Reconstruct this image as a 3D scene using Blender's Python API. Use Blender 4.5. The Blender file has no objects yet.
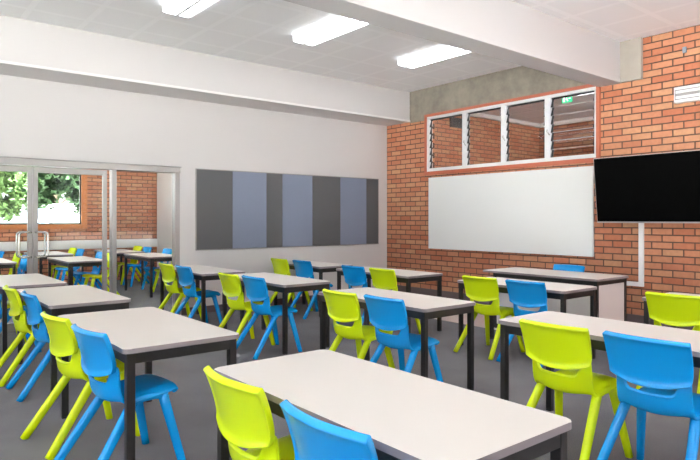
import bpy, bmesh, math, random
from mathutils import Vector, Matrix
random.seed(7)
SC = bpy.context.scene
COL = SC.collection
PI = math.pi

# ------------------------------------------------------------------ materials
def srgb(r, g, b):
    f = lambda c: (c / 255 / 12.92) if c / 255 <= 0.04045 else ((c / 255 + 0.055) / 1.055) ** 2.4
    return (f(r), f(g), f(b), 1.0)

def new_mat(name):
    m = bpy.data.materials.new(name); m.use_nodes = True
    nt = m.node_tree
    return m, nt, nt.nodes['Principled BSDF']

def plain(name, col, rough=0.5, metal=0.0, spec=0.5, noise=0.0, nscale=40.0, bump=0.0):
    m, nt, b = new_mat(name)
    b.inputs['Base Color'].default_value = col
    b.inputs['Roughness'].default_value = rough
    b.inputs['Metallic'].default_value = metal
    b.inputs['Specular IOR Level'].default_value = spec
    if noise or bump:
        tc = nt.nodes.new('ShaderNodeTexCoord')
        n = nt.nodes.new('ShaderNodeTexNoise'); n.inputs['Scale'].default_value = nscale
        n.inputs['Detail'].default_value = 4
        nt.links.new(tc.outputs['Object'], n.inputs['Vector'])
        if noise:
            mx = nt.nodes.new('ShaderNodeMix'); mx.data_type = 'RGBA'
            mx.inputs['A'].default_value = tuple(c * (1 - noise) for c in col[:3]) + (1,)
            mx.inputs['B'].default_value = tuple(min(1, c * (1 + noise)) for c in col[:3]) + (1,)
            nt.links.new(n.outputs['Fac'], mx.inputs['Factor'])
            nt.links.new(mx.outputs['Result'], b.inputs['Base Color'])
        if bump:
            bp = nt.nodes.new('ShaderNodeBump'); bp.inputs['Strength'].default_value = bump
            bp.inputs['Distance'].default_value = 0.004
            nt.links.new(n.outputs['Fac'], bp.inputs['Height'])
            nt.links.new(bp.outputs['Normal'], b.inputs['Normal'])
    return m

def brick_mat(name, axis, tint=1.0):
    """brickwork laid in the (axis, Z) plane: 250 x 86 mm courses, raked dark joints"""
    m, nt, b = new_mat(name)
    L = nt.links
    g = nt.nodes.new('ShaderNodeNewGeometry')
    sep = nt.nodes.new('ShaderNodeSeparateXYZ'); L.new(g.outputs['Position'], sep.inputs[0])
    com = nt.nodes.new('ShaderNodeCombineXYZ')
    L.new(sep.outputs[axis], com.inputs[0]); L.new(sep.outputs['Z'], com.inputs[1])
    def brick(c1, c2, mort, ms):
        t = nt.nodes.new('ShaderNodeTexBrick')
        t.inputs['Scale'].default_value = 1.0
        t.inputs['Brick Width'].default_value = 0.25; t.inputs['Row Height'].default_value = 0.0858
        t.inputs['Mortar Size'].default_value = ms; t.inputs['Mortar Smooth'].default_value = 0.25
        t.inputs['Bias'].default_value = 0.0
        t.inputs['Color1'].default_value = c1; t.inputs['Color2'].default_value = c2
        t.inputs['Mortar'].default_value = mort
        L.new(com.outputs[0], t.inputs['Vector'])
        return t
    t = brick((0, 0, 0, 1), (1, 1, 1, 1), (0.5, 0.5, 0.5, 1), 0.0085)
    ramp = nt.nodes.new('ShaderNodeValToRGB')
    cr = ramp.color_ramp
    stops = [(0.0, (186, 110, 76)), (0.18, (194, 122, 88)), (0.36, (206, 140, 104)), (0.52, (192, 120, 88)), (0.68, (202, 138, 102)),
             (0.84, (204, 152, 114)), (1.0, (188, 114, 82))]
    while len(cr.elements) > 1: cr.elements.remove(cr.elements[-1])
    for i, (p, c) in enumerate(stops):
        e = cr.elements[0] if i == 0 else cr.elements.new(p)
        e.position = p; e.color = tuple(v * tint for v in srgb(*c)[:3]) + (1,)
    L.new(t.outputs['Color'], ramp.inputs['Fac'])
    n = nt.nodes.new('ShaderNodeTexNoise'); n.inputs['Scale'].default_value = 22; n.inputs['Detail'].default_value = 5
    L.new(g.outputs['Position'], n.inputs['Vector'])
    mr = nt.nodes.new('ShaderNodeMapRange'); mr.inputs['To Min'].default_value = 0.78; mr.inputs['To Max'].default_value = 1.2
    L.new(n.outputs['Fac'], mr.inputs['Value'])
    mul = nt.nodes.new('ShaderNodeMix'); mul.data_type = 'RGBA'; mul.blend_type = 'MULTIPLY'
    mul.inputs['Factor'].default_value = 1.0
    L.new(ramp.outputs['Color'], mul.inputs['A'])
    L.new(mr.outputs['Result'], mul.inputs['B'])
    mix = nt.nodes.new('ShaderNodeMix'); mix.data_type = 'RGBA'
    mix.inputs['B'].default_value = srgb(78, 56, 46)
    L.new(t.outputs['Fac'], mix.inputs['Factor']); L.new(mul.outputs['Result'], mix.inputs['A'])
    L.new(mix.outputs['Result'], b.inputs['Base Color'])
    b.inputs['Roughness'].default_value = 0.8
    inv = nt.nodes.new('ShaderNodeMath'); inv.operation = 'SUBTRACT'; inv.inputs[0].default_value = 1.0
    L.new(t.outputs['Fac'], inv.inputs[1])
    bp = nt.nodes.new('ShaderNodeBump'); bp.inputs['Strength'].default_value = 0.8; bp.inputs['Distance'].default_value = 0.008
    L.new(inv.outputs[0], bp.inputs['Height']); L.new(bp.outputs['Normal'], b.inputs['Normal'])
    return m

def ceiling_mat():
    """perforated 600 mm lining squares with plain white bands between them"""
    m, nt, b = new_mat('ceiling_lining')
    L = nt.links
    g = nt.nodes.new('ShaderNodeNewGeometry')
    mp = nt.nodes.new('ShaderNodeMapping'); mp.inputs['Location'].default_value = (-1.40 + 0.03, -0.65 + 0.03, 0)
    L.new(g.outputs['Position'], mp.inputs['Vector'])
    t = nt.nodes.new('ShaderNodeTexBrick'); t.offset = 0.0
    for k, v in {'Scale': 1.0, 'Brick Width': 0.6, 'Row Height': 0.6, 'Mortar Size': 0.035, 'Mortar Smooth': 0.15}.items():
        t.inputs[k].default_value = v
    base = srgb(246, 246, 246)
    t.inputs['Color1'].default_value = base; t.inputs['Color2'].default_value = srgb(245, 245, 245)
    t.inputs['Mortar'].default_value = srgb(251, 251, 251)
    L.new(mp.outputs[0], t.inputs['Vector'])
    L.new(t.outputs['Color'], b.inputs['Base Color'])
    b.inputs['Roughness'].default_value = 0.9
    return m

def carpet_mat():
    m, nt, b = new_mat('grey_carpet')
    L = nt.links
    g = nt.nodes.new('ShaderNodeNewGeometry')
    n1 = nt.nodes.new('ShaderNodeTexNoise'); n1.inputs['Scale'].default_value = 260; n1.inputs['Detail'].default_value = 3
    n2 = nt.nodes.new('ShaderNodeTexNoise'); n2.inputs['Scale'].default_value = 2.2; n2.inputs['Detail'].default_value = 5
    L.new(g.outputs['Position'], n1.inputs['Vector']); L.new(g.outputs['Position'], n2.inputs['Vector'])
    r = nt.nodes.new('ShaderNodeValToRGB')
    r.color_ramp.elements[0].position = 0.25; r.color_ramp.elements[1].position = 0.75
    r.color_ramp.elements[0].color = srgb(82, 81, 84); r.color_ramp.elements[1].color = srgb(128, 126, 129)
    L.new(n1.outputs['Fac'], r.inputs['Fac'])
    mr = nt.nodes.new('ShaderNodeMapRange'); mr.inputs['To Min'].default_value = 0.72; mr.inputs['To Max'].default_value = 1.22
    L.new(n2.outputs['Fac'], mr.inputs['Value'])
    mul = nt.nodes.new('ShaderNodeMix'); mul.data_type = 'RGBA'; mul.blend_type = 'MULTIPLY'; mul.inputs['Factor'].default_value = 1
    L.new(r.outputs['Color'], mul.inputs['A']); L.new(mr.outputs['Result'], mul.inputs['B'])
    L.new(mul.outputs['Result'], b.inputs['Base Color'])
    b.inputs['Roughness'].default_value = 0.95; b.inputs['Specular IOR Level'].default_value = 0.15
    bp = nt.nodes.new('ShaderNodeBump'); bp.inputs['Strength'].default_value = 0.4; bp.inputs['Distance'].default_value = 0.003
    L.new(n1.outputs['Fac'], bp.inputs['Height']); L.new(bp.outputs['Normal'], b.inputs['Normal'])
    return m

def concrete_mat():
    m, nt, b = new_mat('raw_concrete')
    L = nt.links
    g = nt.nodes.new('ShaderNodeNewGeometry')
    n = nt.nodes.new('ShaderNodeTexNoise'); n.inputs['Scale'].default_value = 3.5; n.inputs['Detail'].default_value = 9
    n.inputs['Roughness'].default_value = 0.65
    L.new(g.outputs['Position'], n.inputs['Vector'])
    r = nt.nodes.new('ShaderNodeValToRGB')
    r.color_ramp.elements[0].position = 0.3; r.color_ramp.elements[1].position = 0.72
    r.color_ramp.elements[0].color = srgb(98, 92, 82); r.color_ramp.elements[1].color = srgb(136, 129, 117)
    L.new(n.outputs['Fac'], r.inputs['Fac']); L.new(r.outputs['Color'], b.inputs['Base Color'])
    b.inputs['Roughness'].default_value = 0.85
    return m

def glass_mat(name, tint=(0.97, 0.985, 0.98), refl=1.0):
    m = bpy.data.materials.new(name); m.use_nodes = True
    nt = m.node_tree; nt.nodes.clear()
    o = nt.nodes.new('ShaderNodeOutputMaterial')
    tr = nt.nodes.new('ShaderNodeBsdfTransparent'); tr.inputs['Color'].default_value = (*tint, 1)
    gl = nt.nodes.new('ShaderNodeBsdfGlossy'); gl.inputs['Roughness'].default_value = 0.02
    fr = nt.nodes.new('ShaderNodeFresnel'); fr.inputs['IOR'].default_value = 1.35
    mu = nt.nodes.new('ShaderNodeMath'); mu.operation = 'MULTIPLY'; mu.inputs[1].default_value = refl
    mx = nt.nodes.new('ShaderNodeMixShader')
    nt.links.new(fr.outputs[0], mu.inputs[0]); nt.links.new(mu.outputs[0], mx.inputs[0])
    nt.links.new(tr.outputs[0], mx.inputs[1]); nt.links.new(gl.outputs[0], mx.inputs[2])
    nt.links.new(mx.outputs[0], o.inputs[0])
    return m

def emit_mat(name, col, strength):
    m = bpy.data.materials.new(name); m.use_nodes = True
    nt = m.node_tree; nt.nodes.clear()
    o = nt.nodes.new('ShaderNodeOutputMaterial'); e = nt.nodes.new('ShaderNodeEmission')
    e.inputs['Color'].default_value = col; e.inputs['Strength'].default_value = strength
    nt.links.new(e.outputs[0], o.inputs[0])
    return m

M = {}
M['white_wall'] = plain('white_wall_paint', srgb(203, 199, 198), 0.7, noise=0.012, nscale=3)
M['white_trim'] = plain('white_trim_paint', srgb(230, 228, 226), 0.5)
M['beam_paint'] = plain('beam_paint', srgb(194, 191, 190), 0.7)
M['ceiling'] = ceiling_mat()
M['carpet'] = carpet_mat()
M['vinyl'] = plain('pale_vinyl', srgb(196, 180, 176), 0.35, noise=0.06, nscale=14)
M['brick_y'] = brick_mat('brick_right', 'Y', 0.72)
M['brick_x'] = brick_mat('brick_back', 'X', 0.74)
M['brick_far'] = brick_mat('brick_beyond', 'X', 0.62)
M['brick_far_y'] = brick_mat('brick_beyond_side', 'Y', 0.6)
M['concrete'] = concrete_mat()
M['pad'] = plain('pale_concrete', srgb(158, 150, 141), 0.85, noise=0.08, nscale=12)
M['fitting_grey'] = plain('lens_grey', srgb(150, 149, 147), 0.3)
M['timber'] = plain('orange_timber', srgb(158, 80, 54), 0.45, noise=0.12, nscale=9)
M['timber_light'] = plain('honey_timber', srgb(176, 108, 58), 0.45, noise=0.1, nscale=9)
M['alu'] = plain('satin_aluminium', srgb(142, 138, 136), 0.4, metal=0.3)
M['alu_white'] = plain('white_aluminium', srgb(226, 226, 226), 0.4)
M['steel'] = plain('polished_steel', srgb(200, 198, 194), 0.2, metal=1.0)
M['black_rubber'] = plain('black_rubber', srgb(26, 26, 28), 0.5)
M['glass'] = glass_mat('door_glass', refl=0.3)
M['louvre'] = glass_mat('louvre_glass', tint=(0.99, 0.992, 0.99), refl=0.12)
M['louvre_edge'] = plain('louvre_edge', srgb(206, 206, 202), 0.3)
M['black_steel'] = plain('black_powder_coat', srgb(27, 23, 22), 0.45)
M['laminate'] = plain('table_laminate', srgb(217, 210, 204), 0.38, noise=0.01, nscale=6)
M['edge_strip'] = plain('table_edge_strip', srgb(138, 128, 132), 0.4)
M['desk_panel'] = plain('desk_panel', srgb(208, 201, 198), 0.5)
M['lime'] = plain('lime_plastic', srgb(204, 226, 8), 0.27, spec=0.45)
M['blue'] = plain('blue_plastic', srgb(2, 138, 208), 0.27, spec=0.45)
M['board_white'] = plain('whiteboard_enamel', srgb(234, 234, 231), 0.16)
M['pin_dark'] = plain('charcoal_felt', srgb(80, 80, 82), 0.95, noise=0.06, nscale=90, bump=0.2)
M['pin_blue'] = plain('blue_grey_felt', srgb(114, 121, 140), 0.95, noise=0.06, nscale=90, bump=0.2)
M['tv_black'] = plain('tv_screen', srgb(2, 2, 2), 0.6, spec=0.03)
M['tv_bezel'] = plain('tv_bezel', srgb(170, 170, 172), 0.35, metal=0.5)
M['plastic_white'] = plain('white_plastic', srgb(238, 238, 238), 0.4)
M['lamp_body'] = plain('lamp_body', srgb(240, 240, 240), 0.45)
M['lamp_glow'] = emit_mat('lamp_diffuser', (0.93, 0.97, 1.0, 1), 8.5)
M['lamp_side_fill'] = emit_mat('lamp_side_glow', (0.93, 0.97, 1.0, 1), 2.6)  # glow added to the batten sides to brighten the ceiling
M['exit_green'] = emit_mat('exit_green', srgb(60, 190, 130), 1.0)
M['exit_white'] = emit_mat('exit_white', (1, 1, 1, 1), 1.2)
M['skirting'] = plain('dark_skirting', srgb(92, 80, 80), 0.6)
M['vent'] = plain('vent_grille', srgb(52, 52, 54), 0.6)
M['bark'] = plain('bark', srgb(86, 70, 56), 0.9, noise=0.2)
M['leaf'] = plain('leaf_dark', srgb(34, 52, 30), 0.85, spec=0.08, noise=0.3, nscale=3)
M['leaf_light'] = plain('leaf_light', srgb(54, 72, 38), 0.85, spec=0.08, noise=0.3, nscale=3)
M['ground'] = plain('outside_ground', srgb(206, 203, 196), 0.9, noise=0.15, nscale=2)
M['dull_ground'] = plain('dull_ground', srgb(82, 82, 84), 0.95, noise=0.2, nscale=5)
M['render_pale'] = plain('pale_render', srgb(226, 224, 220), 0.8)
M['tank'] = plain('blue_grey_steel', srgb(124, 138, 152), 0.5)
M['roof'] = plain('roof_sheet', srgb(150, 146, 142), 0.7)

# ------------------------------------------------------------------ geometry helpers
def link(name, me, parent=None, loc=None):
    o = bpy.data.objects.new(name, me); COL.objects.link(o)
    if parent is not None: o.parent = parent
    if loc is not None: o.location = loc
    return o

class MB:
    """collects shapes and links them as ONE mesh object"""
    def __init__(self):
        self.bm = bmesh.new(); self.mats = []
    def mi(self, mat):
        if mat not in self.mats: self.mats.append(mat)
        return self.mats.index(mat)
    def box(self, x0, x1, y0, y1, z0, z1, mat, bevel=0.0, seg=2, rot=None, smooth=False):
        b = bmesh.new()
        bmesh.ops.create_cube(b, size=1.0)
        for v in b.verts:
            v.co = Vector(((x0 + x1) / 2 + v.co.x * (x1 - x0), (y0 + y1) / 2 + v.co.y * (y1 - y0), (z0 + z1) / 2 + v.co.z * (z1 - z0)))
        if bevel:
            bmesh.ops.bevel(b, geom=list(b.edges), offset=bevel, segments=seg, affect='EDGES', profile=0.5)
        if rot is not None:
            bmesh.ops.transform(b, matrix=rot, verts=list(b.verts))
        self._take(b, mat, smooth)
        return self
    def _take(self, b, mat, smooth=False, mfun=None):
        k = self.mi(mat)
        vm = {}
        for v in b.verts: vm[v] = self.bm.verts.new(v.co)
        for f in b.faces:
            try: nf = self.bm.faces.new([vm[v] for v in f.verts])
            except ValueError: continue
            nf.material_index = k if mfun is None else self.mi(mfun(f)); nf.smooth = smooth
        b.free()
    def prism(self, pts, z0, z1, mat, bevel=0.0, mfun=None, seg=2):
        b = bmesh.new()
        lo = [b.verts.new((x, y, z0)) for x, y in pts]; hi = [b.verts.new((x, y, z1)) for x, y in pts]
        n = len(pts)
        b.faces.new(lo[::-1]); top = b.faces.new(hi)
        for i in range(n): b.faces.new((lo[i], lo[(i + 1) % n], hi[(i + 1) % n], hi[i]))
        if bevel:
            bmesh.ops.bevel(b, geom=list(top.edges), offset=bevel, segments=seg, affect='EDGES', profile=0.5)
        b.normal_update()
        self._take(b, mat, False, mfun)
        return self
    def sweep(self, pts, sec, mat, up=Vector((0, 1, 0)), scales=None, smooth=True, cap=True):
        """sweep a closed 2-D section along a polyline; sec axes: (side, normal)"""
        k = self.mi(mat)
        pts = [Vector(p) for p in pts]; rings = []
        n = len(pts)
        for i, p in enumerate(pts):
            d = (pts[min(i + 1, n - 1)] - pts[max(i - 1, 0)]).normalized()
            s = up - d * up.dot(d)
            if s.length < 1e-6: s = Vector((1, 0, 0)) - d * d.x
            s.normalize(); t = d.cross(s)
            sc = 1.0 if scales is None else scales[i]
            rings.append([self.bm.verts.new(p + s * (a * sc) + t * (c * sc)) for a, c in sec])
        m = len(sec)
        for i in range(n - 1):
            for j in range(m):
                f = self.bm.faces.new((rings[i][j], rings[i][(j + 1) % m], rings[i + 1][(j + 1) % m], rings[i + 1][j]))
                f.material_index = k; f.smooth = smooth
        if cap:
            for r in (rings[0][::-1], rings[-1]):
                f = self.bm.faces.new(r); f.material_index = k
        return self
    def mesh(self, name):
        bmesh.ops.recalc_face_normals(self.bm, faces=list(self.bm.faces))
        me = bpy.data.meshes.new(name); self.bm.to_mesh(me); self.bm.free()
        for mt in self.mats: me.materials.append(mt)
        return me
    def build(self, name, parent=None, loc=None):
        return link(name, self.mesh(name), parent, loc)

def circ(r, n=12, sx=1.0):
    return [(r * sx * math.cos(2 * PI * i / n), r * math.sin(2 * PI * i / n)) for i in range(n)]
def rrect(w, h, r, n=3):
    out = []
    for cx, cy, a0 in ((w / 2 - r, h / 2 - r, 0), (-w / 2 + r, h / 2 - r, PI / 2), (-w / 2 + r, -h / 2 + r, PI), (w / 2 - r, -h / 2 + r, 1.5 * PI)):
        for i in range(n + 1):
            a = a0 + PI / 2 * i / n
            out.append((cx + r * math.cos(a), cy + r * math.sin(a)))
    return out

def struct(o, kind='structure'):
    o['kind'] = kind; return o
def tag(o, label, cat, group=None):
    o['label'] = label; o['category'] = cat
    if group: o['group'] = group
    return o
def empty(name, loc, rz=0.0):
    o = bpy.data.objects.new(name, None); COL.objects.link(o)
    o.location = loc; o.rotation_euler = (0, 0, rz); o.empty_display_size = 0.1
    return o
def copy_tree(o, parent=None):
    c = o.copy(); COL.objects.link(c)
    if parent is not None: c.parent = parent
    for ch in list(o.children): copy_tree(ch, c)
    return c
def bake(o):
    """turn an object's modifiers into plain mesh data"""
    dg = bpy.context.evaluated_depsgraph_get(); dg.update()
    me = bpy.data.meshes.new_from_object(o.evaluated_get(dg), depsgraph=dg)
    o.modifiers.clear(); o.data = me
    return o

# ------------------------------------------------------------------ dimensions
XB, YW, ZC = 7.60, 8.25, 3.69            # brick wall face, white wall face, ceiling
X0, Y0 = -3.4, -2.3                      # the two walls behind the camera
NY, NX = 13.9, 5.35                      # room beyond the glass: far wall, right wall
QX = 12.6                                # room beyond the louvres: far wall

# ------------------------------------------------------------------ shell of the classroom
m = MB(); m.box(X0 - .2, QX + .2, Y0 - .2, NY + .2, -0.2, 0, M['carpet'])
struct(m.build('floor'))
m = MB(); m.box(6.15, XB, Y0, YW, 0.0, 0.004, M['vinyl'])
struct(m.build('floor_strip'))
m = MB(); m.box(X0 - .2, QX + .2, Y0 - .2, NY + .2, ZC, ZC + .2, M['ceiling'])
struct(m.build('ceiling'))
m = MB(); m.box(X0 - .6, QX + .6, Y0 - .6, NY + .5, ZC + .2, ZC + .4, M['roof'])
struct(m.build('roof_slab'))

# brick wall with the louvre opening
WY0, WY1, WZ0, WZ1 = 4.04, 7.25, 2.165, 3.225
m = MB()
m.box(XB, XB + .23, Y0, WY0, 0, ZC, M['brick_y'])
m.box(XB, XB + .23, WY1, YW + .2, 0, ZC, M['brick_y'])
m.box(XB, XB + .23, WY0, WY1, 0, WZ0, M['brick_y'])
m.box(XB, XB + .23, WY0, WY1, WZ1, ZC, M['brick_y'])
struct(m.build('wall_right'))
m = MB(); m.box(XB - .012, XB, 4.06, 7.63, WZ1 + .005, ZC, M['concrete'])
m.box(XB - .012, XB, WY1 + .02, 7.63, 3.13, WZ1 + .005, M['concrete'])
struct(m.build('lintel'))
m = MB(); m.box(XB - .014, XB, Y0, YW, 0.004, 0.18, M['skirting'])
struct(m.build('baseboard_right'))

# white wall with the door opening
DX0, DX1, DZ = -0.30, 3.51, 2.155
m = MB()
m.box(DX1, XB, YW, YW + .15, 0, ZC, M['white_wall'])
m.box(X0 - .2, DX0, YW, YW + .15, 0, ZC, M['white_wall'])
m.box(DX0, DX1, YW, YW + .15, DZ, ZC, M['white_wall'])
struct(m.build('wall_back'))
m = MB(); m.box(DX1 + .03, XB - .014, YW - .012, YW, 0, 0.10, M['skirting'])
struct(m.build('baseboard_back'))
m = MB(); m.box(X0, XB, 7.63, YW, 3.15, ZC, M['white_wall'], bevel=.006)
m.box(X0, XB, 7.618, 7.63, 3.15, 3.18, M['white_trim'])
struct(m.build('bulkhead'))
m = MB(); m.box(X0, XB, 3.75, 4.06, 3.165, ZC, M['beam_paint'], bevel=.005)
struct(m.build('beam'))
m = MB(); m.box(XB - .06, XB, 3.48, 3.75, 3.165, ZC, M['pad'], bevel=.006)
struct(m.build('beam_pad'))

# the walls behind the camera, with unseen windows sized and placed to balance the daylight
def wall_openings(name, axis, c0, c1, a0, a1, openings, mat):
    m = MB()
    def bx(p0, p1, z0, z1):
        if axis == 'X': m.box(c0, c1, p0, p1, z0, z1, mat)
        else: m.box(p0, p1, c0, c1, z0, z1, mat)
    p = a0
    for (q0, q1, z0, z1) in openings:
        bx(p, q0, 0, ZC); bx(q0, q1, 0, z0); bx(q0, q1, z1, ZC); p = q1
    bx(p, a1, 0, ZC)
    return struct(m.build(name))
LW = [(-2.1, 0.8, 0.6, 3.4), (1.4, 3.4, 0.6, 3.4), (4.4, 6.2, 0.5, 3.45)]
RW = [(-2.4, -0.8, 0.85, 2.6), (4.2, 7.2, .6, 2.7)]  # unseen openings added to light the far corner and bricks
wall_openings('wall_left', 'X', X0 - .2, X0, Y0 - .2, YW, LW, M['white_wall'])
wall_openings('wall_front', 'Y', Y0 - .2, Y0, X0, XB + .23, RW, M['white_wall'])
nwin = 4
def framed_window(axis, c, a0, a1, z0, z1, n):
    global nwin
    m = MB(); t = .05
    def bx(p0, p1, zz0, zz1):
        if axis == 'X': m.box(c - .04, c + .04, p0, p1, zz0, zz1, M['alu_white'])
        else: m.box(p0, p1, c - .04, c + .04, zz0, zz1, M['alu_white'])
    bx(a0, a1, z0, z0 + t); bx(a0, a1, z1 - t, z1)
    for i in range(n + 1):
        p = a0 + (a1 - a0 - t) * i / n; bx(p, p + t, z0 + t, z1 - t)
    o = m.build('window_%d' % nwin); nwin += 1
    return struct(o)
for (q0, q1, z0, z1) in LW: framed_window('X', X0 - .1, q0, q1, z0, z1, 3)
for (q0, q1, z0, z1) in RW: framed_window('Y', Y0 - .1, q0, q1, z0, z1, 3)

# ------------------------------------------------------------------ louvre window over the whiteboard
m = MB(); t = .06
m.box(XB - .035, XB + .1, WY0, WY1, WZ0, WZ0 + t, M['timber'], bevel=.004)
m.box(XB - .035, XB + .1, WY0, WY1, WZ1 - .045, WZ1, M['timber'], bevel=.004)
m.box(XB - .035, XB + .1, WY0, WY0 + .05, WZ0 + t, WZ1 - .045, M['timber'], bevel=.004)
m.box(XB - .035, XB + .1, WY1 - .05, WY1, WZ0 + t, WZ1 - .045, M['timber'], bevel=.004)
win = struct(m.build('window_1'))
gz0, gz1, gy0, gy1 = WZ0 + t, WZ1 - .045, WY0 + .05, WY1 - .05
m = MB()
m.box(XB - .02, XB + .07, gy0, gy1, gz0, gz0 + .055, M['alu_white'], bevel=.003)
m.box(XB - .02, XB + .07, gy0, gy1, gz1 - .045, gz1, M['alu_white'], bevel=.003)
ys = [gy0, 4.832, 5.594, 6.363, gy1]
m.box(XB - .02, XB + .07, gy0, gy0 + .03, gz0 + .055, gz1 - .045, M['alu_white'])
m.box(XB - .02, XB + .07, gy1 - .05, gy1, gz0 + .055, gz1 - .045, M['alu_white'])
for y in ys[1:4]: m.box(XB - .02, XB + .07, y - .045, y + .045, gz0 + .055, gz1 - .045, M['alu_white'], bevel=.003)
m.build('window_frame', win)
bz0, bz1, NB = gz0 + .06, gz1 - .05, 7
for i in range(4):
    a = ys[i] + (.03 if i == 0 else .045); b = ys[i + 1] - (.05 if i == 3 else .045)
    mc = MB()
    mc.box(XB + .02, XB + .06, a, b, bz1 - .012, bz1 + .006, M['black_rubber'])
    for yy in (a, b):
        s = 1 if yy == a else -1
        mc.box(XB + .03, XB + .045, min(yy, yy + s * .014), max(yy, yy + s * .014), bz0, bz1, M['black_rubber'])
        for k in range(NB):
            zc = bz0 + (bz1 - bz0) * (k + .5) / NB
            mc.sweep([(XB + .0, yy + s * .012, zc - .07), (XB + .045, yy + s * .012, zc + .06)], rrect(.026, .016, .004, 1), M['black_rubber'], smooth=False)
    mc.build('clip_strip', win)
    for k in range(NB):
        zc = bz0 + (bz1 - bz0) * (k + .5) / NB; h = (bz1 - bz0) / NB * .58
        mb = MB()
        mb.sweep([(XB + .008, a + .02, zc - h), (XB + .04, a + .02, zc + h)], [(0.0, -.003), (b - a - .04, -.003), (b - a - .04, .003), (0.0, .003)], M['louvre'], smooth=False, cap=False)
        if i == 0: mb.box(XB + .005, XB + .011, a + .02, b - .02, zc - h - .003, zc - h + .002, M['louvre_edge'])
        mb.build('louvre_blade', win)
    # operating handle on the mullion
    if i > 0:
        mh = MB(); mh.sweep([(XB - .02, ys[i], 2.68), (XB - .05, ys[i] - .01, 2.66), (XB - .06, ys[i] - .06, 2.60)], circ(.008, 6), M['steel'])
        mh.build('louvre_handle', win)

# ------------------------------------------------------------------ aluminium doors and glazed screen in the white wall
m = MB()
fy0, fy1 = YW - .015, YW + .11
m.box(DX0, DX1, fy0 - .02, fy1, 2.065, DZ, M['alu'], bevel=.004)
m.box(DX0, DX1 + .01, fy0 - .035, fy1, DZ - .012, DZ, M['alu'], bevel=.003)
m.box(3.44, DX1, fy0, fy1, 0, 2.065, M['alu'], bevel=.004)
m.box(DX0, DX0 + .07, fy0, fy1, 0, 2.065, M['alu'], bevel=.004)
m.box(2.555, 2.615, fy0, fy1, 0, 2.065, M['alu'], bevel=.004)
m.box(0.58, 0.64, fy0, fy1, 0, 2.065, M['alu'], bevel=.004)
m.box(2.615, 3.44, fy0 + .03, fy1 - .03, 0, .05, M['alu']); m.box(DX0 + .07, 0.58, fy0 + .03, fy1 - .03, 0, .05, M['alu'])
screen = struct(m.build('door_frame'))
for (a, b) in ((2.615, 3.44), (DX0 + .07, .58)):
    g = MB(); g.box(a, b, YW + .04, YW + .046, .05, 2.065, M['glass']); g.build('pane', screen)
def leaf(n, a, b, hinge_left):
    m = MB(); y0, y1 = YW + .02, YW + .065
    m.box(a, a + .055, y0, y1, .01, 2.055, M['alu'], bevel=.003)
    m.box(b - .055, b, y0, y1, .01, 2.055, M['alu'], bevel=.003)
    m.box(a + .055, b - .055, y0, y1, 1.985, 2.055, M['alu'], bevel=.003)
    m.box(a + .055, b - .055, y0, y1, .01, .12, M['alu'], bevel=.003)
    d = struct(m.build('door_%d' % n))
    g = MB(); g.box(a + .055, b - .055, YW + .04, YW + .046, .12, 1.985, M['glass']); g.build('pane', d)
    # D pull handles, one each side, standing off the meeting stile
    sx = -1 if hinge_left else 1
    x0 = (b - .028) if hinge_left else (a + .028)
    for side in (-1, 1):
        yb = y0 if side < 0 else y1
        yo = yb + side * .06
        pts = [(x0, yb, 1.235), (x0, yo - side * .012, 1.235)]
        arc = []
        for k in range(5):
            t_ = k / 4 * PI / 2
            arc.append((x0 + sx * (.09 + .04 * math.sin(t_)), yo, 1.235 - .04 * (1 - math.cos(t_))))
        low = [(p[0], p[1], 2.16 - p[2]) for p in arc[::-1]]
        h = MB()
        h.sweep(pts + [(x0 + sx * .02, yo, 1.235)] + arc + low + [(x0 + sx * .02, yo, .925), (x0, yo - side * .012, .925), (x0, yb, .925)], circ(.0125, 10), M['steel'], up=Vector((0.3, 1, 0.2)))
        h.build('door_handle', d)
    return d
leaf(1, .645, 1.597, True)
leaf(2, 1.603, 2.50, False)

# ------------------------------------------------------------------ pinboard, whiteboard, television, conduit
pb = empty('pinboard', (5.565, YW, 0.945))
tag(pb, 'long felt pinboard of charcoal and blue-grey panels on white wall', 'pinboard')
edges = [3.768, 4.358, 4.963, 5.262, 5.866, 6.47, 7.075, 7.362]
for i in range(7):
    m = MB(); m.box(edges[i] - 5.565 + .001, edges[i + 1] - 5.565 - .001, -.018, 0, 0, 1.19, M['pin_dark' if i % 2 == 0 else 'pin_blue'], bevel=.002)
    o = m.build('felt_panel', pb)
    o['label'] = 'charcoal felt panel' if i % 2 == 0 else 'blue-grey felt panel'
m = MB()
a, b = edges[0] - 5.565, edges[-1] - 5.565
for (p0, p1, z0, z1) in ((a - .012, b + .012, -.012, 0), (a - .012, b + .012, 1.19, 1.202), (a - .012, a, 0, 1.19), (b, b + .012, 0, 1.19)):
    m.box(p0, p1, -.02, 0, z0, z1, M['alu'])
m.build('pinboard_frame', pb)

wb = empty('whiteboard', (XB, 5.645, 0.895))
tag(wb, 'large white magnetic board on the brick wall under the louvre window', 'whiteboard')
m = MB(); m.box(-.02, 0, -1.505, 1.505, 0, 1.215, M['board_white'], bevel=.002); m.build('writing_surface', wb)
m = MB(); t = .014
for (p0, p1, z0, z1) in ((-1.512, 1.512, -.006, t - .006), (-1.512, 1.512, 1.207, 1.221), (-1.512, -1.5, t - .006, 1.207), (1.5, 1.512, t - .006, 1.207)):
    m.box(-.026, 0, p0, p1, z0, z1, M['alu_white'], bevel=.002)
m.build('board_frame', wb)

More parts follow.
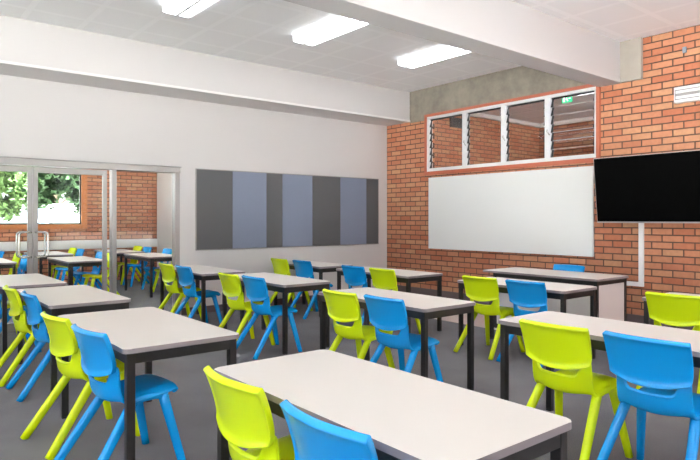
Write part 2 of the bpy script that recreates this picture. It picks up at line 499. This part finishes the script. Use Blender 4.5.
tilt = math.radians(7.0)
tv = empty('television', (XB - .13, 3.31, 1.352))
tag(tv, 'black flat screen television tilted forward on the brick wall', 'television')
R = Matrix.Rotation(-tilt, 4, 'Y')
m = MB(); m.box(-.018, .03, -.70, .70, 0, .845, M['tv_bezel'], bevel=.004, rot=R); m.build('bezel', tv)
m = MB(); m.box(-.0195, -.0165, -.692, .692, .018, .838, M['tv_black'], rot=R); m.build('screen', tv)
m = MB(); m.box(.04, .128, -.2, .2, .25, .55, M['black_rubber'])
m.build('wall_mount', tv)

cd = MB()
cd.box(XB - .035, XB - .001, 3.465, 3.525, .545, 1.40, M['plastic_white'], bevel=.004)
cd.box(XB - .035, XB - .001, 3.525, 4.3, .545, .60, M['plastic_white'], bevel=.004)
tag(cd.build('cable_conduit'), 'white cable duct running down the bricks from the television', 'cable duct')
m = MB(); m.box(XB - .03, XB, 2.965, 3.005, 3.39, 3.46, M['tank'], bevel=.004)
tag(m.build('wall_bracket'), 'small grey fixing high on the bricks near ceiling', 'bracket')

# ------------------------------------------------------------------ lamps
def batten(loc, length, label, group, rz=0.0, first=[None]):
    if first[0] is None:
        r = empty('ceiling_light', loc)
        m = MB(); L = length / 2
        m.box(-.150, .150, -L, L, .035, .075, M['lamp_body'], bevel=.004)
        m.box(-.150, -.140, -L, L, 0, .035, M['lamp_body']); m.box(.140, .150, -L, L, 0, .035, M['lamp_body'])
        m.box(-.018, .018, -L, L, -.008, .035, M['lamp_body'])
        m.box(-.150, .150, -L - .008, -L, 0, .075, M['lamp_body']); m.box(-.150, .150, L, L + .008, 0, .075, M['lamp_body'])
        m.build('housing', r)
        for s in (-1, 1):
            m = MB(); m.box(s * .079 - .058, s * .079 + .058, -L + .01, L - .01, .006, .03, M['lamp_glow'], bevel=.003)
            m.box(s * .155 - .005, s * .155 + .005, -L + .01, L - .01, .004, .062, M['lamp_side_fill'])
            m.build('diffuser', r)
        first[0] = r
    else:
        r = copy_tree(first[0])
    r.location = loc; r.rotation_euler = (0, 0, rz)
    tag(r, label, 'light', group)
    return r
zl = ZC - .076
G = 'fluorescent battens on the ceiling'
batten((2.60, 5.55, zl), 1.28, 'white twin batten light cut by the top edge, leftmost of the three', G)
batten((4.27, 5.55, zl), 1.28, 'white twin batten light in the middle of the three on the ceiling', G)
batten((6.07, 5.55, zl), 1.28, 'white twin batten light nearest the concrete lintel and the brick wall', G)
for (x, label) in ((4.27, 'added twin batten light brightening the right-hand tables, out of view'), (6.07, 'added twin batten light above the television bay, out of view')):
    batten((x, 1.9, zl), 1.28, label, 'added battens out of view')  # unseen lamps added because the right-hand tables were dim
for (x, y) in ((1.2, 10.8), (3.6, 10.8)):
    batten((x, y, zl), 1.28, 'unseen twin batten light added to brighten the room beyond the glass doors', 'added battens beyond the doors')  # unseen lamps added to light the room beyond the doors

el = empty('emergency_light', (XB - .045, 2.83, 2.885))
tag(el, 'white emergency batten light on the brick wall above the television', 'light')
m = MB(); m.box(-.04, .045, -.25, .25, -.095, .095, M['lamp_body'], bevel=.008); m.build('housing', el)
m = MB(); m.box(-.046, -.036, -.235, .235, -.06, .06, M['fitting_grey'], bevel=.003)
for z in (-.034, .030): m.box(-.054, -.046, -.225, .225, z - .016, z + .016, M['plastic_white'], bevel=.004)
m.build('diffuser', el)

# ------------------------------------------------------------------ classroom table
TW, TL, TH = 0.62, 1.42, 0.72
def rounded(w, l, r, n=5):
    return rrect(w, l, r, n)
def make_table():
    r = empty('classroom_table', (0, 0, 0))
    m = MB()
    m.prism(rounded(TW, TL, .035), TH - .026, TH, M['laminate'], bevel=.004,
            mfun=lambda f: M['laminate'] if f.normal.z > .5 else M['edge_strip'])
    m.build('tabletop', r)
    m = MB(); hw, hl = TW / 2 - .02, TL / 2 - .02
    for s in (-1, 1):
        m.box(min(s * hw, s * (hw - .025)), max(s * hw, s * (hw - .025)), -hl, hl, TH - .085, TH - .0265, M['black_steel'], bevel=.003)
        m.box(-hw + .025, hw - .025, min(s * hl, s * (hl - .025)), max(s * hl, s * (hl - .025)), TH - .085, TH - .0265, M['black_steel'], bevel=.003)
    m.build('frame', r)
    for sx in (-1, 1):
        for sy in (-1, 1):
            m = MB(); x, y = sx * (hw - .019), sy * (hl - .019)
            m.box(x - .021, x + .021, y - .021, y + .021, .012, TH - .0275, M['black_steel'], bevel=.004)
            o = m.build('leg', r)
            m = MB(); m.box(x - .019, x + .019, y - .019, y + .019, 0, .012, M['black_rubber']); m.build('foot', o)
    return r
proto_t = make_table()
used_t = [False]
def table(x, y, label, group='classroom tables', rz=0.0, k=1.0, w=1.0):
    o = proto_t if not used_t[0] else copy_tree(proto_t)
    used_t[0] = True
    o.location = (x, y, 0); o.rotation_euler = (0, 0, rz); o.scale = (w, k, 1)
    return tag(o, label, 'table', group)

# ------------------------------------------------------------------ moulded plastic chair
def shell_grid(rows, ts):
    """rows: list of functions t -> (x, y, z), sampled at the values ts"""
    bm = bmesh.new(); nt = len(ts) - 1
    g = [[bm.verts.new(f(t)) for t in ts] for f in rows]
    for i in range(len(rows) - 1):
        for j in range(nt):
            f = bm.faces.new((g[i][j], g[i][j + 1], g[i + 1][j + 1], g[i + 1][j])); f.smooth = True
    return bm
def shell_object(name, bm, mat, thick, parent, offset=0.0, rim=None):
    inner = []
    if rim:
        bm.verts.index_update()
        edge = [v.index for v in bm.verts if v.is_boundary]
        near = set(edge)
        for _ in range(rim[0] - 1):
            near |= {e.other_vert(v).index for v in bm.verts if v.index in near for e in v.link_edges}
        inner = [v.index for v in bm.verts if v.index not in near]
    bmesh.ops.recalc_face_normals(bm, faces=list(bm.faces))
    me = bpy.data.meshes.new(name); bm.to_mesh(me); bm.free(); me.materials.append(mat)
    o = link(name, me)
    s = o.modifiers.new('s', 'SOLIDIFY'); s.thickness = thick; s.offset = offset; s.use_even_offset = True; s.use_quality_normals = True
    if rim:
        vg = o.vertex_groups.new(name='rim'); vg.add(list(range(len(me.vertices))), 1.0, 'REPLACE'); vg.add(inner, rim[1], 'REPLACE')
        s.vertex_group = 'rim'
    sb = o.modifiers.new('b', 'SUBSURF'); sb.levels = 1; sb.render_levels = 1
    bake(o)
    for p in o.data.polygons: p.use_smooth = True
    o.parent = parent
    return o
def make_chair(mat):
    r = empty('classroom_chair', (0, 0, 0))
    # seat pan flowing up into the bucket below the slot
    prof = [  # x, z, half width, dish, edge drop, wrap forward
        (.206, .405, .165, 0, .0, -.010), (.228, .420, .178, 0, .004, -.016), (.236, .436, .185, 0, .010, -.022), (.220, .449, .190, 0, .022, -.020),
        (.170, .453, .195, 0, .032, -.010), (.105, .447, .197, .004, .038, 0), (.035, .433, .198, .014, .040, 0), (-.035, .416, .198, .026, .040, 0),
        (-.088, .402, .197, .036, .038, .015), (-.127, .402, .194, .036, .028, .036), (-.154, .420, .192, .028, .012, .050),
        (-.166, .448, .190, .016, 0, .054), (-.170, .474, .189, .006, 0, .054), (-.173, .500, .188, .010, 0, .052)]
    ts = [-1, -.96, -.88, -.76, -.66, -.48, -.32, -.16, 0, .16, .32, .48, .66, .76, .88, .96, 1]
    rows = []
    for (x, z, hw, dish, drop, wrap) in prof:
        rows.append(lambda t, x=x, z=z, hw=hw, dish=dish, drop=drop, wrap=wrap:
                    (x + wrap * abs(t) ** 2.6, hw * t, z + dish * t * t - drop * abs(t) ** 7))
    # the two side straps rise past the slot to carry the backrest
    rows.append(lambda t: (-.175 + .052 * abs(t) ** 2.6, .188 * t, .507 + .010 * t * t + (.045 if abs(t) > .7 else 0)))
    rows.append(lambda t: (-.182 + .050 * abs(t) ** 2.6, .189 * t, .510 + .010 * t * t + (.095 if abs(t) > .7 else 0)))
    shell_object('seat', shell_grid(rows, ts), mat, .018, r)
    # backrest panel with a thick rim
    def brow(z, x, hw, smile):
        return lambda t: (x + .040 * abs(t) ** 2.0, hw * t, z + smile * abs(t) ** 2)
    rows = [brow(.546, -.203, .198, .038), brow(.551, -.203, .200, .038), brow(.568, -.199, .204, .034), brow(.604, -.200, .208, .026), brow(.65, -.207, .211, .014),
            brow(.70, -.219, .213, .006), brow(.745, -.233, .2145, .002), brow(.776, -.245, .2155, 0), brow(.795, -.254, .216, -.002), brow(.801, -.258, .216, -.002)]
    ts2 = [-1, -.985, -.92, -.78, -.6, -.4, -.2, 0, .2, .4, .6, .78, .92, .985, 1]
    shell_object('backrest', shell_grid(rows, ts2), mat, .032, r, rim=(2, .40))
    # arched side frames: front leg, rear leg, rail
    for s in (-1, 1):
        y0, y1 = s * .172, s * .228
        def pt(x, z): return (x, y0 + (y1 - y0) * (.43 - z) / .43, z)
        rail = MB(); rail.sweep([pt(-.062, .390), pt(-.034, .408), pt(.02, .416), pt(.08, .416), pt(.126, .408), pt(.150, .388)], rrect(.046, .040, .014), mat)
        rail.build('seat_rail', r)
        m = MB(); n = 7
        pf = [pt(.130 + .096 * k / n, .412 * (1 - k / n)) for k in range(n + 1)]
        m.sweep(pf, rrect(.048, .056, .020), mat, scales=[1.0 - .22 * k / n for k in range(n + 1)]); m.build('leg', r)
        m = MB()
        pr = [pt(-.040 - .285 * (k / n), .412 * (1 - k / n)) for k in range(n + 1)]
        m.sweep(pr, rrect(.048, .054, .020), mat, scales=[1.0 - .14 * k / n for k in range(n + 1)]); m.build('leg', r)
    return r
proto_c = {'lime': make_chair(M['lime']), 'blue': make_chair(M['blue'])}
used_c = {'lime': False, 'blue': False}
def chair(kind, xb, y, label, group, rz=0.0):
    """xb is where the top of the backrest stands"""
    o = proto_c[kind] if not used_c[kind] else copy_tree(proto_c[kind])
    used_c[kind] = True
    o.location = (xb + .25 * math.cos(rz), y + .25 * math.sin(rz), 0); o.rotation_euler = (0, 0, rz)
    return tag(o, label, 'chair', group)

GA = 'chairs at the classroom tables'
D = math.radians
table(1.535, 1.785, 'table nearest the camera, cut by the bottom edge, with chair backs at its left', w=1.04)
chair('lime', 1.035, 2.03, 'lime chair at the nearest table, cut by the bottom edge', GA)
chair('blue', 1.03, 1.445, 'blue chair at the nearest table, only its back showing at the bottom edge', GA)
table(1.372, 3.84, 'left-hand table, front of the left column, with a blue seat pushed under its corner', w=1.10)
chair('lime', .865, 4.02, 'lime chair at the front table of the left column, beside its blue neighbour', GA, D(6))
chair('blue', .895, 3.40, 'blue chair with its whole seat and legs showing, lowest at the left', GA, D(6))
table(1.42, 5.79, 'second table back in the left column, behind the left-hand front table', w=1.04)
chair('lime', .93, 5.92, 'lime chair at the second table of the left column, near the left edge', GA)
chair('blue', .97, 5.35, 'blue chair at the second table of the left column, beside the lime one', GA)
table(1.34, 7.525, 'third table of the left column, cut by left edge before the glass doors')
chair('lime', .92, 7.72, 'lime chair at the table before the glass doors, mostly past the left edge', GA)
chair('blue', .92, 7.12, 'blue chair legs glimpsed under the table before the glass doors', GA)
table(3.60, 1.775, 'long table at right with a lime and a blue chair back before it')
chair('lime', 3.0, 1.90, 'lime chair in front of the right-hand table, left of the big blue chair', GA)
chair('blue', 3.02, 1.39, 'large blue chair in front of the right-hand table, at the right edge', GA)
table(3.56, 3.80, 'table in the middle of the room with a blue chair at its near corner', k=.97)
chair('lime', 2.99, 3.87, 'lime chair at the middle table, left of the blue one', GA)
chair('blue', 3.03, 3.37, 'blue chair at the middle table, right of the lime one', GA)
table(3.62, 5.86, 'table behind the middle table, left of centre, with a blue chair under it')
chair('lime', 3.02, 5.88, 'lime chair left of centre at the table behind the middle one', GA)
chair('blue', 3.06, 5.41, 'blue chair left of centre at the table behind the middle one', GA)
table(3.50, 7.53, 'table standing against the white wall just right of the glass screen')
chair('lime', 3.06, 7.74, 'lime chair just right of the glass screen, before the white wall', GA)
chair('blue', 3.07, 7.20, 'blue chair under the left end of the pinboard', GA)
table(5.50, 1.69, 'table at the right edge behind the large lime chair back, under the television')
chair('lime', 4.94, 2.04, 'lime chair back at the right edge below the television', GA)
table(5.38, 3.71, 'table before the grey-panelled desk, a blue chair at its near side', k=.93)
chair('lime', 4.87, 3.92, 'lime chair at the table before the desk, left of the blue one', GA)
chair('blue', 4.87, 3.37, 'blue chair at the table before the desk, with the desk behind it', GA)
table(5.27, 5.72, 'table near the corner standing in front of the whiteboard end of the bricks')
chair('lime', 4.75, 5.29, 'lime chair at the table before the brick corner, behind the middle table', GA)
chair('blue', 4.75, 5.84, 'blue chair at the table before the brick corner, left of the lime one', GA)
table(5.28, 7.43, 'farthest table, along the white wall beneath the right half of the pinboard', k=.90)
chair('lime', 4.77, 7.62, 'small lime chair below the middle of the pinboard', GA)
chair('blue', 4.80, 7.06, 'small blue chair below the middle of the pinboard', GA)

# ------------------------------------------------------------------ teacher's desk
dk = empty('teacher_desk', (6.58, 4.13, 0))
tag(dk, 'white-topped desk with pale grey end and front panels by the bricks', 'desk')
dw, dl, dh = .72, 1.58, .735
m = MB(); m.prism(rrect(dw, dl, .02, 4), dh - .026, dh, M['laminate'], bevel=.004, mfun=lambda f: M['laminate'] if f.normal.z > .5 else M['edge_strip'])
m.build('desktop', dk)
m = MB(); hx, hy0, hy1 = dw / 2 - .02, -dl / 2 + .02, dl / 2 - .16
m.box(-hx, -hx + .03, hy0, hy1, dh - .075, dh - .0265, M['black_steel']); m.box(hx - .03, hx, hy0, hy1, dh - .075, dh - .0265, M['black_steel'])
m.box(-hx + .03, hx - .03, hy0, hy0 + .03, dh - .075, dh - .0265, M['black_steel']); m.box(-hx + .03, hx - .03, hy1 - .03, hy1, dh - .075, dh - .0265, M['black_steel'])
m.build('frame', dk)
for sx in (-1, 1):
    for yy in (hy0 + .022, hy1 - .022):
        m = MB(); x = sx * (hx - .022); m.box(x - .022, x + .022, yy - .022, yy + .022, 0, dh - .0755, M['black_steel'], bevel=.003); m.build('leg', dk)
m = MB(); m.box(-hx + .046, hx - .046, hy0 + .008, hy0 + .026, .06, dh - .0765, M['desk_panel']); m.build('end_panel', dk)
m = MB(); m.box(-hx + .012, -hx + .03, hy0 + .046, hy1 - .046, .06, dh - .0765, M['desk_panel']); m.build('modesty_panel', dk)
chair('blue', 7.09, 4.18, 'blue chair behind the grey-panelled desk, only the top of its back showing', GA, PI)

# ------------------------------------------------------------------ room beyond the glass doors
m = MB(); m.box(NX, NX + .15, YW + .15, NY, 0, ZC, M['white_wall']); struct(m.build('wall_beyond_right'))
BW = [(9.0, 11.2, .85, 3.2), (11.7, 13.5, .85, 3.2)]  # unseen windows added to brighten the white side wall opposite
wall_openings('wall_beyond_left', 'X', X0 - .2, X0, YW, NY + .2, BW, M['white_wall'])
for (q0, q1, z0, z1) in BW: framed_window('X', X0 - .1, q0, q1, z0, z1, 3)
VX0, VX1, VZ0, VZ1 = -1.2, 3.77, 1.185, 3.0
wall = MB()
wall.box(X0 - .2, VX0, NY, NY + .2, 0, ZC, M['brick_x']); wall.box(VX1, NX + .15, NY, NY + .2, 0, ZC, M['brick_x'])
wall.box(VX0, VX1, NY, NY + .2, 0, VZ0, M['brick_x']); wall.box(VX0, VX1, NY, NY + .2, VZ1, ZC, M['brick_x'])
struct(wall.build('wall_beyond_back'))
m = MB()
m.box(VX0, VX1, NY - .03, NY + .1, VZ0, VZ0 + .1, M['timber_light'], bevel=.006); m.box(VX0, VX1, NY - .03, NY + .1, VZ1 - .1, VZ1, M['timber_light'], bevel=.006)
m.box(VX1 - .12, VX1, NY - .03, NY + .1, VZ0 + .1, VZ1 - .1, M['timber_light'], bevel=.006); m.box(VX0, VX0 + .12, NY - .03, NY + .1, VZ0 + .1, VZ1 - .1, M['timber_light'], bevel=.006)
w2 = struct(m.build('window_2'))
m = MB()
a, b, c, d = VX0 + .12, VX1 - .12, VZ0 + .1, VZ1 - .1
m.box(a, b, NY + .01, NY + .05, c, c + .03, M['black_rubber']); m.box(a, b, NY + .01, NY + .05, d - .03, d, M['black_rubber'])
m.box(b - .03, b, NY + .01, NY + .05, c + .03, d - .03, M['black_rubber']); m.box(a, a + .03, NY + .01, NY + .05, c + .03, d - .03, M['black_rubber'])
m.build('window_frame', w2)
m = MB(); m.box(a + .03, b - .03, NY + .026, NY + .032, c + .03, d - .03, M['glass']); m.build('pane', w2)
m = MB(); m.box(X0, NX, NY - .05, NY, .74, .93, M['white_trim'], bevel=.006); struct(m.build('trim_1'))

GN = 'tables beyond the glass'; GC = 'chairs beyond the glass'
def ntable(x, y, label): table(x, y, label, GN)
def nchair(kind, x, y, label, rz=0.0): chair(kind, x, y, label, GC, rz)
ntable(2.76, 10.82, 'table beyond the glass doors, behind the right door leaf')
nchair('lime', 3.32, 10.62, 'lime chair beyond the right door leaf, facing left at its table', PI)
nchair('blue', 3.32, 11.20, 'blue chair beyond the right door leaf, facing left past the lime one', PI)
ntable(4.19, 11.12, 'table beyond the fixed glass panel, near the white end wall')
nchair('lime', 4.70, 10.95, 'lime chair beyond the fixed glass panel, by the white end wall', PI)
nchair('blue', 4.70, 11.52, 'blue chair beyond the fixed glass panel, past the lime one', PI)
ntable(2.78, 12.95, 'far table beyond the doors, behind the table of the right door leaf')
nchair('lime', 3.32, 13.10, 'lime chair at the far table beyond the right door leaf, back just showing', PI)
nchair('blue', 3.32, 12.52, 'blue chair at the far table beyond the right door leaf, back just showing', PI)
ntable(4.15, 12.95, 'far table beyond the fixed glass panel, before the brick wall')
nchair('lime', 4.66, 13.10, 'lime chair back above the table in the fixed glass panel', PI)
nchair('blue', 4.66, 12.52, 'blue chair back above the table in the fixed glass panel', PI)
ntable(1.50, 11.20, 'table beyond the left door leaf at the left edge')
nchair('lime', 2.04, 11.55, 'lime chair beyond the left door leaf, left of the door handles', PI)
nchair('blue', 2.04, 10.86, 'blue chair beyond the left door leaf, at the near end of its table', PI)
ntable(1.40, 12.95, 'far table beyond the left door leaf under the window')
nchair('blue', 1.94, 12.52, 'blue chair beyond the left door leaf at the left edge of photo', PI)

# ------------------------------------------------------------------ room beyond the louvres
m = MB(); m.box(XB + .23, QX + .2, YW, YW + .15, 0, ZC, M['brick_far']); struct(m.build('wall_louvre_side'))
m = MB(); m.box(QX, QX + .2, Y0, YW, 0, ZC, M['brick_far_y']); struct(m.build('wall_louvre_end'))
QW = [(8.2, 10.2, 0.6, 3.3), (10.5, 12.4, 0.6, 3.3)]  # unseen windows added to brighten the room beyond the louvres
wall_openings('wall_louvre_front', 'Y', Y0 - .15, Y0, XB + .23, QX, QW, M['white_wall'])
for (q0, q1, z0, z1) in QW: framed_window('Y', Y0 - .1, q0, q1, z0, z1, 3)
m = MB(); m.box(XB + .23, QX, YW - .09, YW, ZC - .09, ZC, M['white_trim'], bevel=.01); m.box(QX - .09, QX, Y0, YW - .09, ZC - .09, ZC, M['white_trim'], bevel=.01)
struct(m.build('trim_2'))
v = empty('wall_vent', (9.58, YW, 3.41))
tag(v, 'dark grille high on the bricks seen through the first louvre pane', 'vent')
m = MB(); m.box(-.22, .22, -.06, 0, -.1, .1, M['vent'], bevel=.006); m.build('housing', v)
m = MB()
for k in range(6): m.box(-.2, .2, -.07, -.06, -.085 + k * .03, -.07 + k * .03, M['vent'])
m.build('slat_set', v)
ex = empty('exit_sign', (9.5, 5.665, ZC))
tag(ex, 'green lit exit sign hanging from the ceiling beyond the louvres', 'exit sign')
m = MB(); m.box(-.012, .012, -.095, .095, -.25, -.12, M['exit_green'], bevel=.003); m.build('sign_face', ex)
m = MB()
m.box(-.014, -.0125, .035, .070, -.235, -.14, M['exit_white'])             # doorway
m.box(-.014, -.0125, -.012, .014, -.205, -.175, M['exit_white']); m.box(-.014, -.0125, .0, .015, -.165, -.148, M['exit_white'])   # running figure
m.box(-.014, -.0125, -.028, -.006, -.228, -.21, M['exit_white'])
m.box(-.014, -.0125, -.075, -.038, -.192, -.178, M['exit_white'])             # arrow shaft
m.build('pictogram', ex)
m = MB(); m.box(-.02, .02, -.03, .03, -.12, 0, M['lamp_body']); m.build('bracket', ex)
batten((9.75, 5.05, zl), 1.28, 'lit batten light seen through the last louvre pane beside the exit sign', 'battens beyond the louvres', 0.0)
for (x, y) in ((8.6, 6.6), (8.7, 3.6)): batten((x, y, zl), 1.28, 'added batten light brightening the room beyond the louvres, hidden above the window head', 'battens beyond the louvres', 0.0)  # hidden lamps added for more light behind the louvres

# ------------------------------------------------------------------ outside
m = MB(); m.box(-60, 70, -60, 80, -.5, -.2, M['ground']); struct(m.build('ground'))
m = MB(); m.box(X0 - .3, 8.0, -40, Y0 - .3, -.2, -.15, M['dull_ground']); struct(m.build('bounce_block'))  # unseen dark ground added to cut light bounced onto the beam
def tree(x, y, h, r, mat, label, seed, n=2600):
    rnd = random.Random(seed)
    t = empty('tree', (x, y, -.2)); tag(t, label, 'tree', 'trees outside the far window')
    m = MB()
    m.sweep([(0, 0, 0), (.05, 0, h * .3), (-.05, .1, h * .6), (.1, 0, h * .9)], circ(.16, 8), M['bark'], up=Vector((1, 0, 0)), scales=[1.2, .9, .6, .25])
    for k in range(7):
        a = k * 0.9 + rnd.random(); z = h * (.35 + .07 * k)
        m.sweep([(0, 0, z), (math.cos(a) * r * .4, math.sin(a) * r * .4, z + r * .3), (math.cos(a) * r * .75, math.sin(a) * r * .75, z + r * .45)], circ(.05, 6), M['bark'], up=Vector((0, 0, 1)), scales=[1, .7, .4])
    m.build('trunk', t)
    bm = bmesh.new()
    clumps = [(rnd.gauss(0, r * .5), rnd.gauss(0, r * .5), h * .68 + rnd.gauss(0, r * .42)) for _ in range(34)]
    for i in range(n):
        cx, cy, cz = clumps[rnd.randrange(len(clumps))]
        p = Vector((cx + rnd.gauss(0, r * .13), cy + rnd.gauss(0, r * .13), max(.3, cz + rnd.gauss(0, r * .12))))
        u = Vector((rnd.gauss(0, 1), rnd.gauss(0, 1), rnd.gauss(0, .7))).normalized(); w = u.cross(Vector((rnd.gauss(0, 1), rnd.gauss(0, 1), rnd.gauss(0, 1)))).normalized()
        s = rnd.uniform(.09, .2)
        vs = [bm.verts.new(p + u * s), bm.verts.new(p + w * s * .45), bm.verts.new(p - u * s), bm.verts.new(p - w * s * .45)]
        bm.faces.new(vs)
    me = bpy.data.meshes.new('foliage'); bm.to_mesh(me); bm.free(); me.materials.append(mat)
    link('foliage', me, t)
tree(5.3, 19.6, 4.9, 1.35, M['leaf'], 'dark leafy tree outside, seen through the right door leaf', 1, 9000)
tree(3.2, 23.2, 4.4, 1.15, M['leaf_light'], 'pale green tree outside, seen through the left door leaf', 2, 7000)
tree(7.0, 31.0, 6.2, 2.2, M['leaf_light'], 'yellow-green tree outside, farther off behind the dark one', 3, 9000)
b = empty('outbuilding', (6.9, 24.0, -.2)); tag(b, 'low white building outside beyond the far window', 'building')
m = MB(); m.box(-1.6, 4, 0, 3, 0, 2.0, M['render_pale']); m.build('wall', b)
m = MB(); m.box(-1.8, 4.2, -.2, 3.2, 2.0, 2.15, M['roof']); m.build('roof', b)
m = MB(); m.prism(circ(.36, 20), 0, 2.0, M['tank'], bevel=.05)
for k in range(6): m.prism(circ(.37, 20), .2 + k * .28, .26 + k * .28, M['tank'])
tag(m.build('water_tank', loc=(4.68, 23.4, -.2)), 'blue-grey round tank outside beside the white building', 'tank')
m = MB(); m.box(-14, 16, 0, .3, 0, 1.1, M['render_pale']); tag(m.build('garden_wall', loc=(0, 36, -.2)), 'low pale wall outside behind the trees', 'wall')

# ------------------------------------------------------------------ daylight
w = bpy.data.worlds.new('sky'); SC.world = w; w.use_nodes = True
nt = w.node_tree; nt.nodes.clear()
wo = nt.nodes.new('ShaderNodeOutputWorld'); bg = nt.nodes.new('ShaderNodeBackground')
tc = nt.nodes.new('ShaderNodeTexCoord'); sp = nt.nodes.new('ShaderNodeSeparateXYZ')
ra = nt.nodes.new('ShaderNodeValToRGB')
ra.color_ramp.elements[0].position = 0.0; ra.color_ramp.elements[0].color = (0.90, 0.96, 1.0, 1)
ra.color_ramp.elements[1].position = 0.9; ra.color_ramp.elements[1].color = (0.72, 0.86, 1.0, 1)
nt.links.new(tc.outputs['Generated'], sp.inputs[0]); nt.links.new(sp.outputs['Z'], ra.inputs['Fac'])
nt.links.new(ra.outputs['Color'], bg.inputs['Color']); bg.inputs['Strength'].default_value = 1.6
nt.links.new(bg.outputs[0], wo.inputs[0])

def portal(loc, rot, sx, sy):
    l = bpy.data.lights.new('sky_portal', 'AREA'); l.shape = 'RECTANGLE'; l.size = sx; l.size_y = sy
    l.cycles.is_portal = True
    o = bpy.data.objects.new('sky_portal', l); COL.objects.link(o); o.location = loc; o.rotation_euler = rot
for (q0, q1, z0, z1) in LW + BW: portal((X0 - .15, (q0 + q1) / 2, (z0 + z1) / 2), (0, -PI / 2, 0), z1 - z0, q1 - q0)
for (q0, q1, z0, z1) in RW + QW: portal(((q0 + q1) / 2, Y0 - .15, (z0 + z1) / 2), (PI / 2, 0, 0), q1 - q0, z1 - z0)
portal(((VX0 + VX1) / 2, NY + .15, (VZ0 + VZ1) / 2), (-PI / 2, 0, 0), VX1 - VX0, VZ1 - VZ0)
s = bpy.data.lights.new('sun', 'SUN'); s.energy = 115.0; s.angle = math.radians(1.5); s.color = (.93, .97, 1.0)
so = bpy.data.objects.new('sun', s); COL.objects.link(so)
so.rotation_euler = Vector((-.35, .30, -.90)).to_track_quat('-Z', 'Y').to_euler()

# ------------------------------------------------------------------ camera
F, CY = 593.0, 219.0
A = math.atan(730 / 593.0)
cam = bpy.data.cameras.new('camera'); co = bpy.data.objects.new('camera', cam); COL.objects.link(co)
cam.sensor_fit = 'HORIZONTAL'; cam.sensor_width = 36.0; cam.lens = F * 36.0 / 700.0
cam.shift_y = -(230.0 - CY) / 700.0
cam.clip_start = .05
co.location = (0, 0, 1.40)
co.rotation_euler = (PI / 2, 0, math.atan2(math.sin(A), math.cos(A)) * 0 - (PI / 2 - math.atan2(math.sin(A), math.cos(A))))
SC.camera = co

vs = SC.view_settings
SC.display_settings.display_device = 'sRGB'
vs.view_transform = 'Standard'; vs.look = 'None'; vs.gamma = 1.0; vs.use_curve_mapping = False
vs.exposure = 1.08
SC.cycles.use_denoising = True
SC.cycles.max_bounces = 10; SC.cycles.diffuse_bounces = 6; SC.cycles.transparent_max_bounces = 24
SC.cycles.sample_clamp_indirect = 8.0
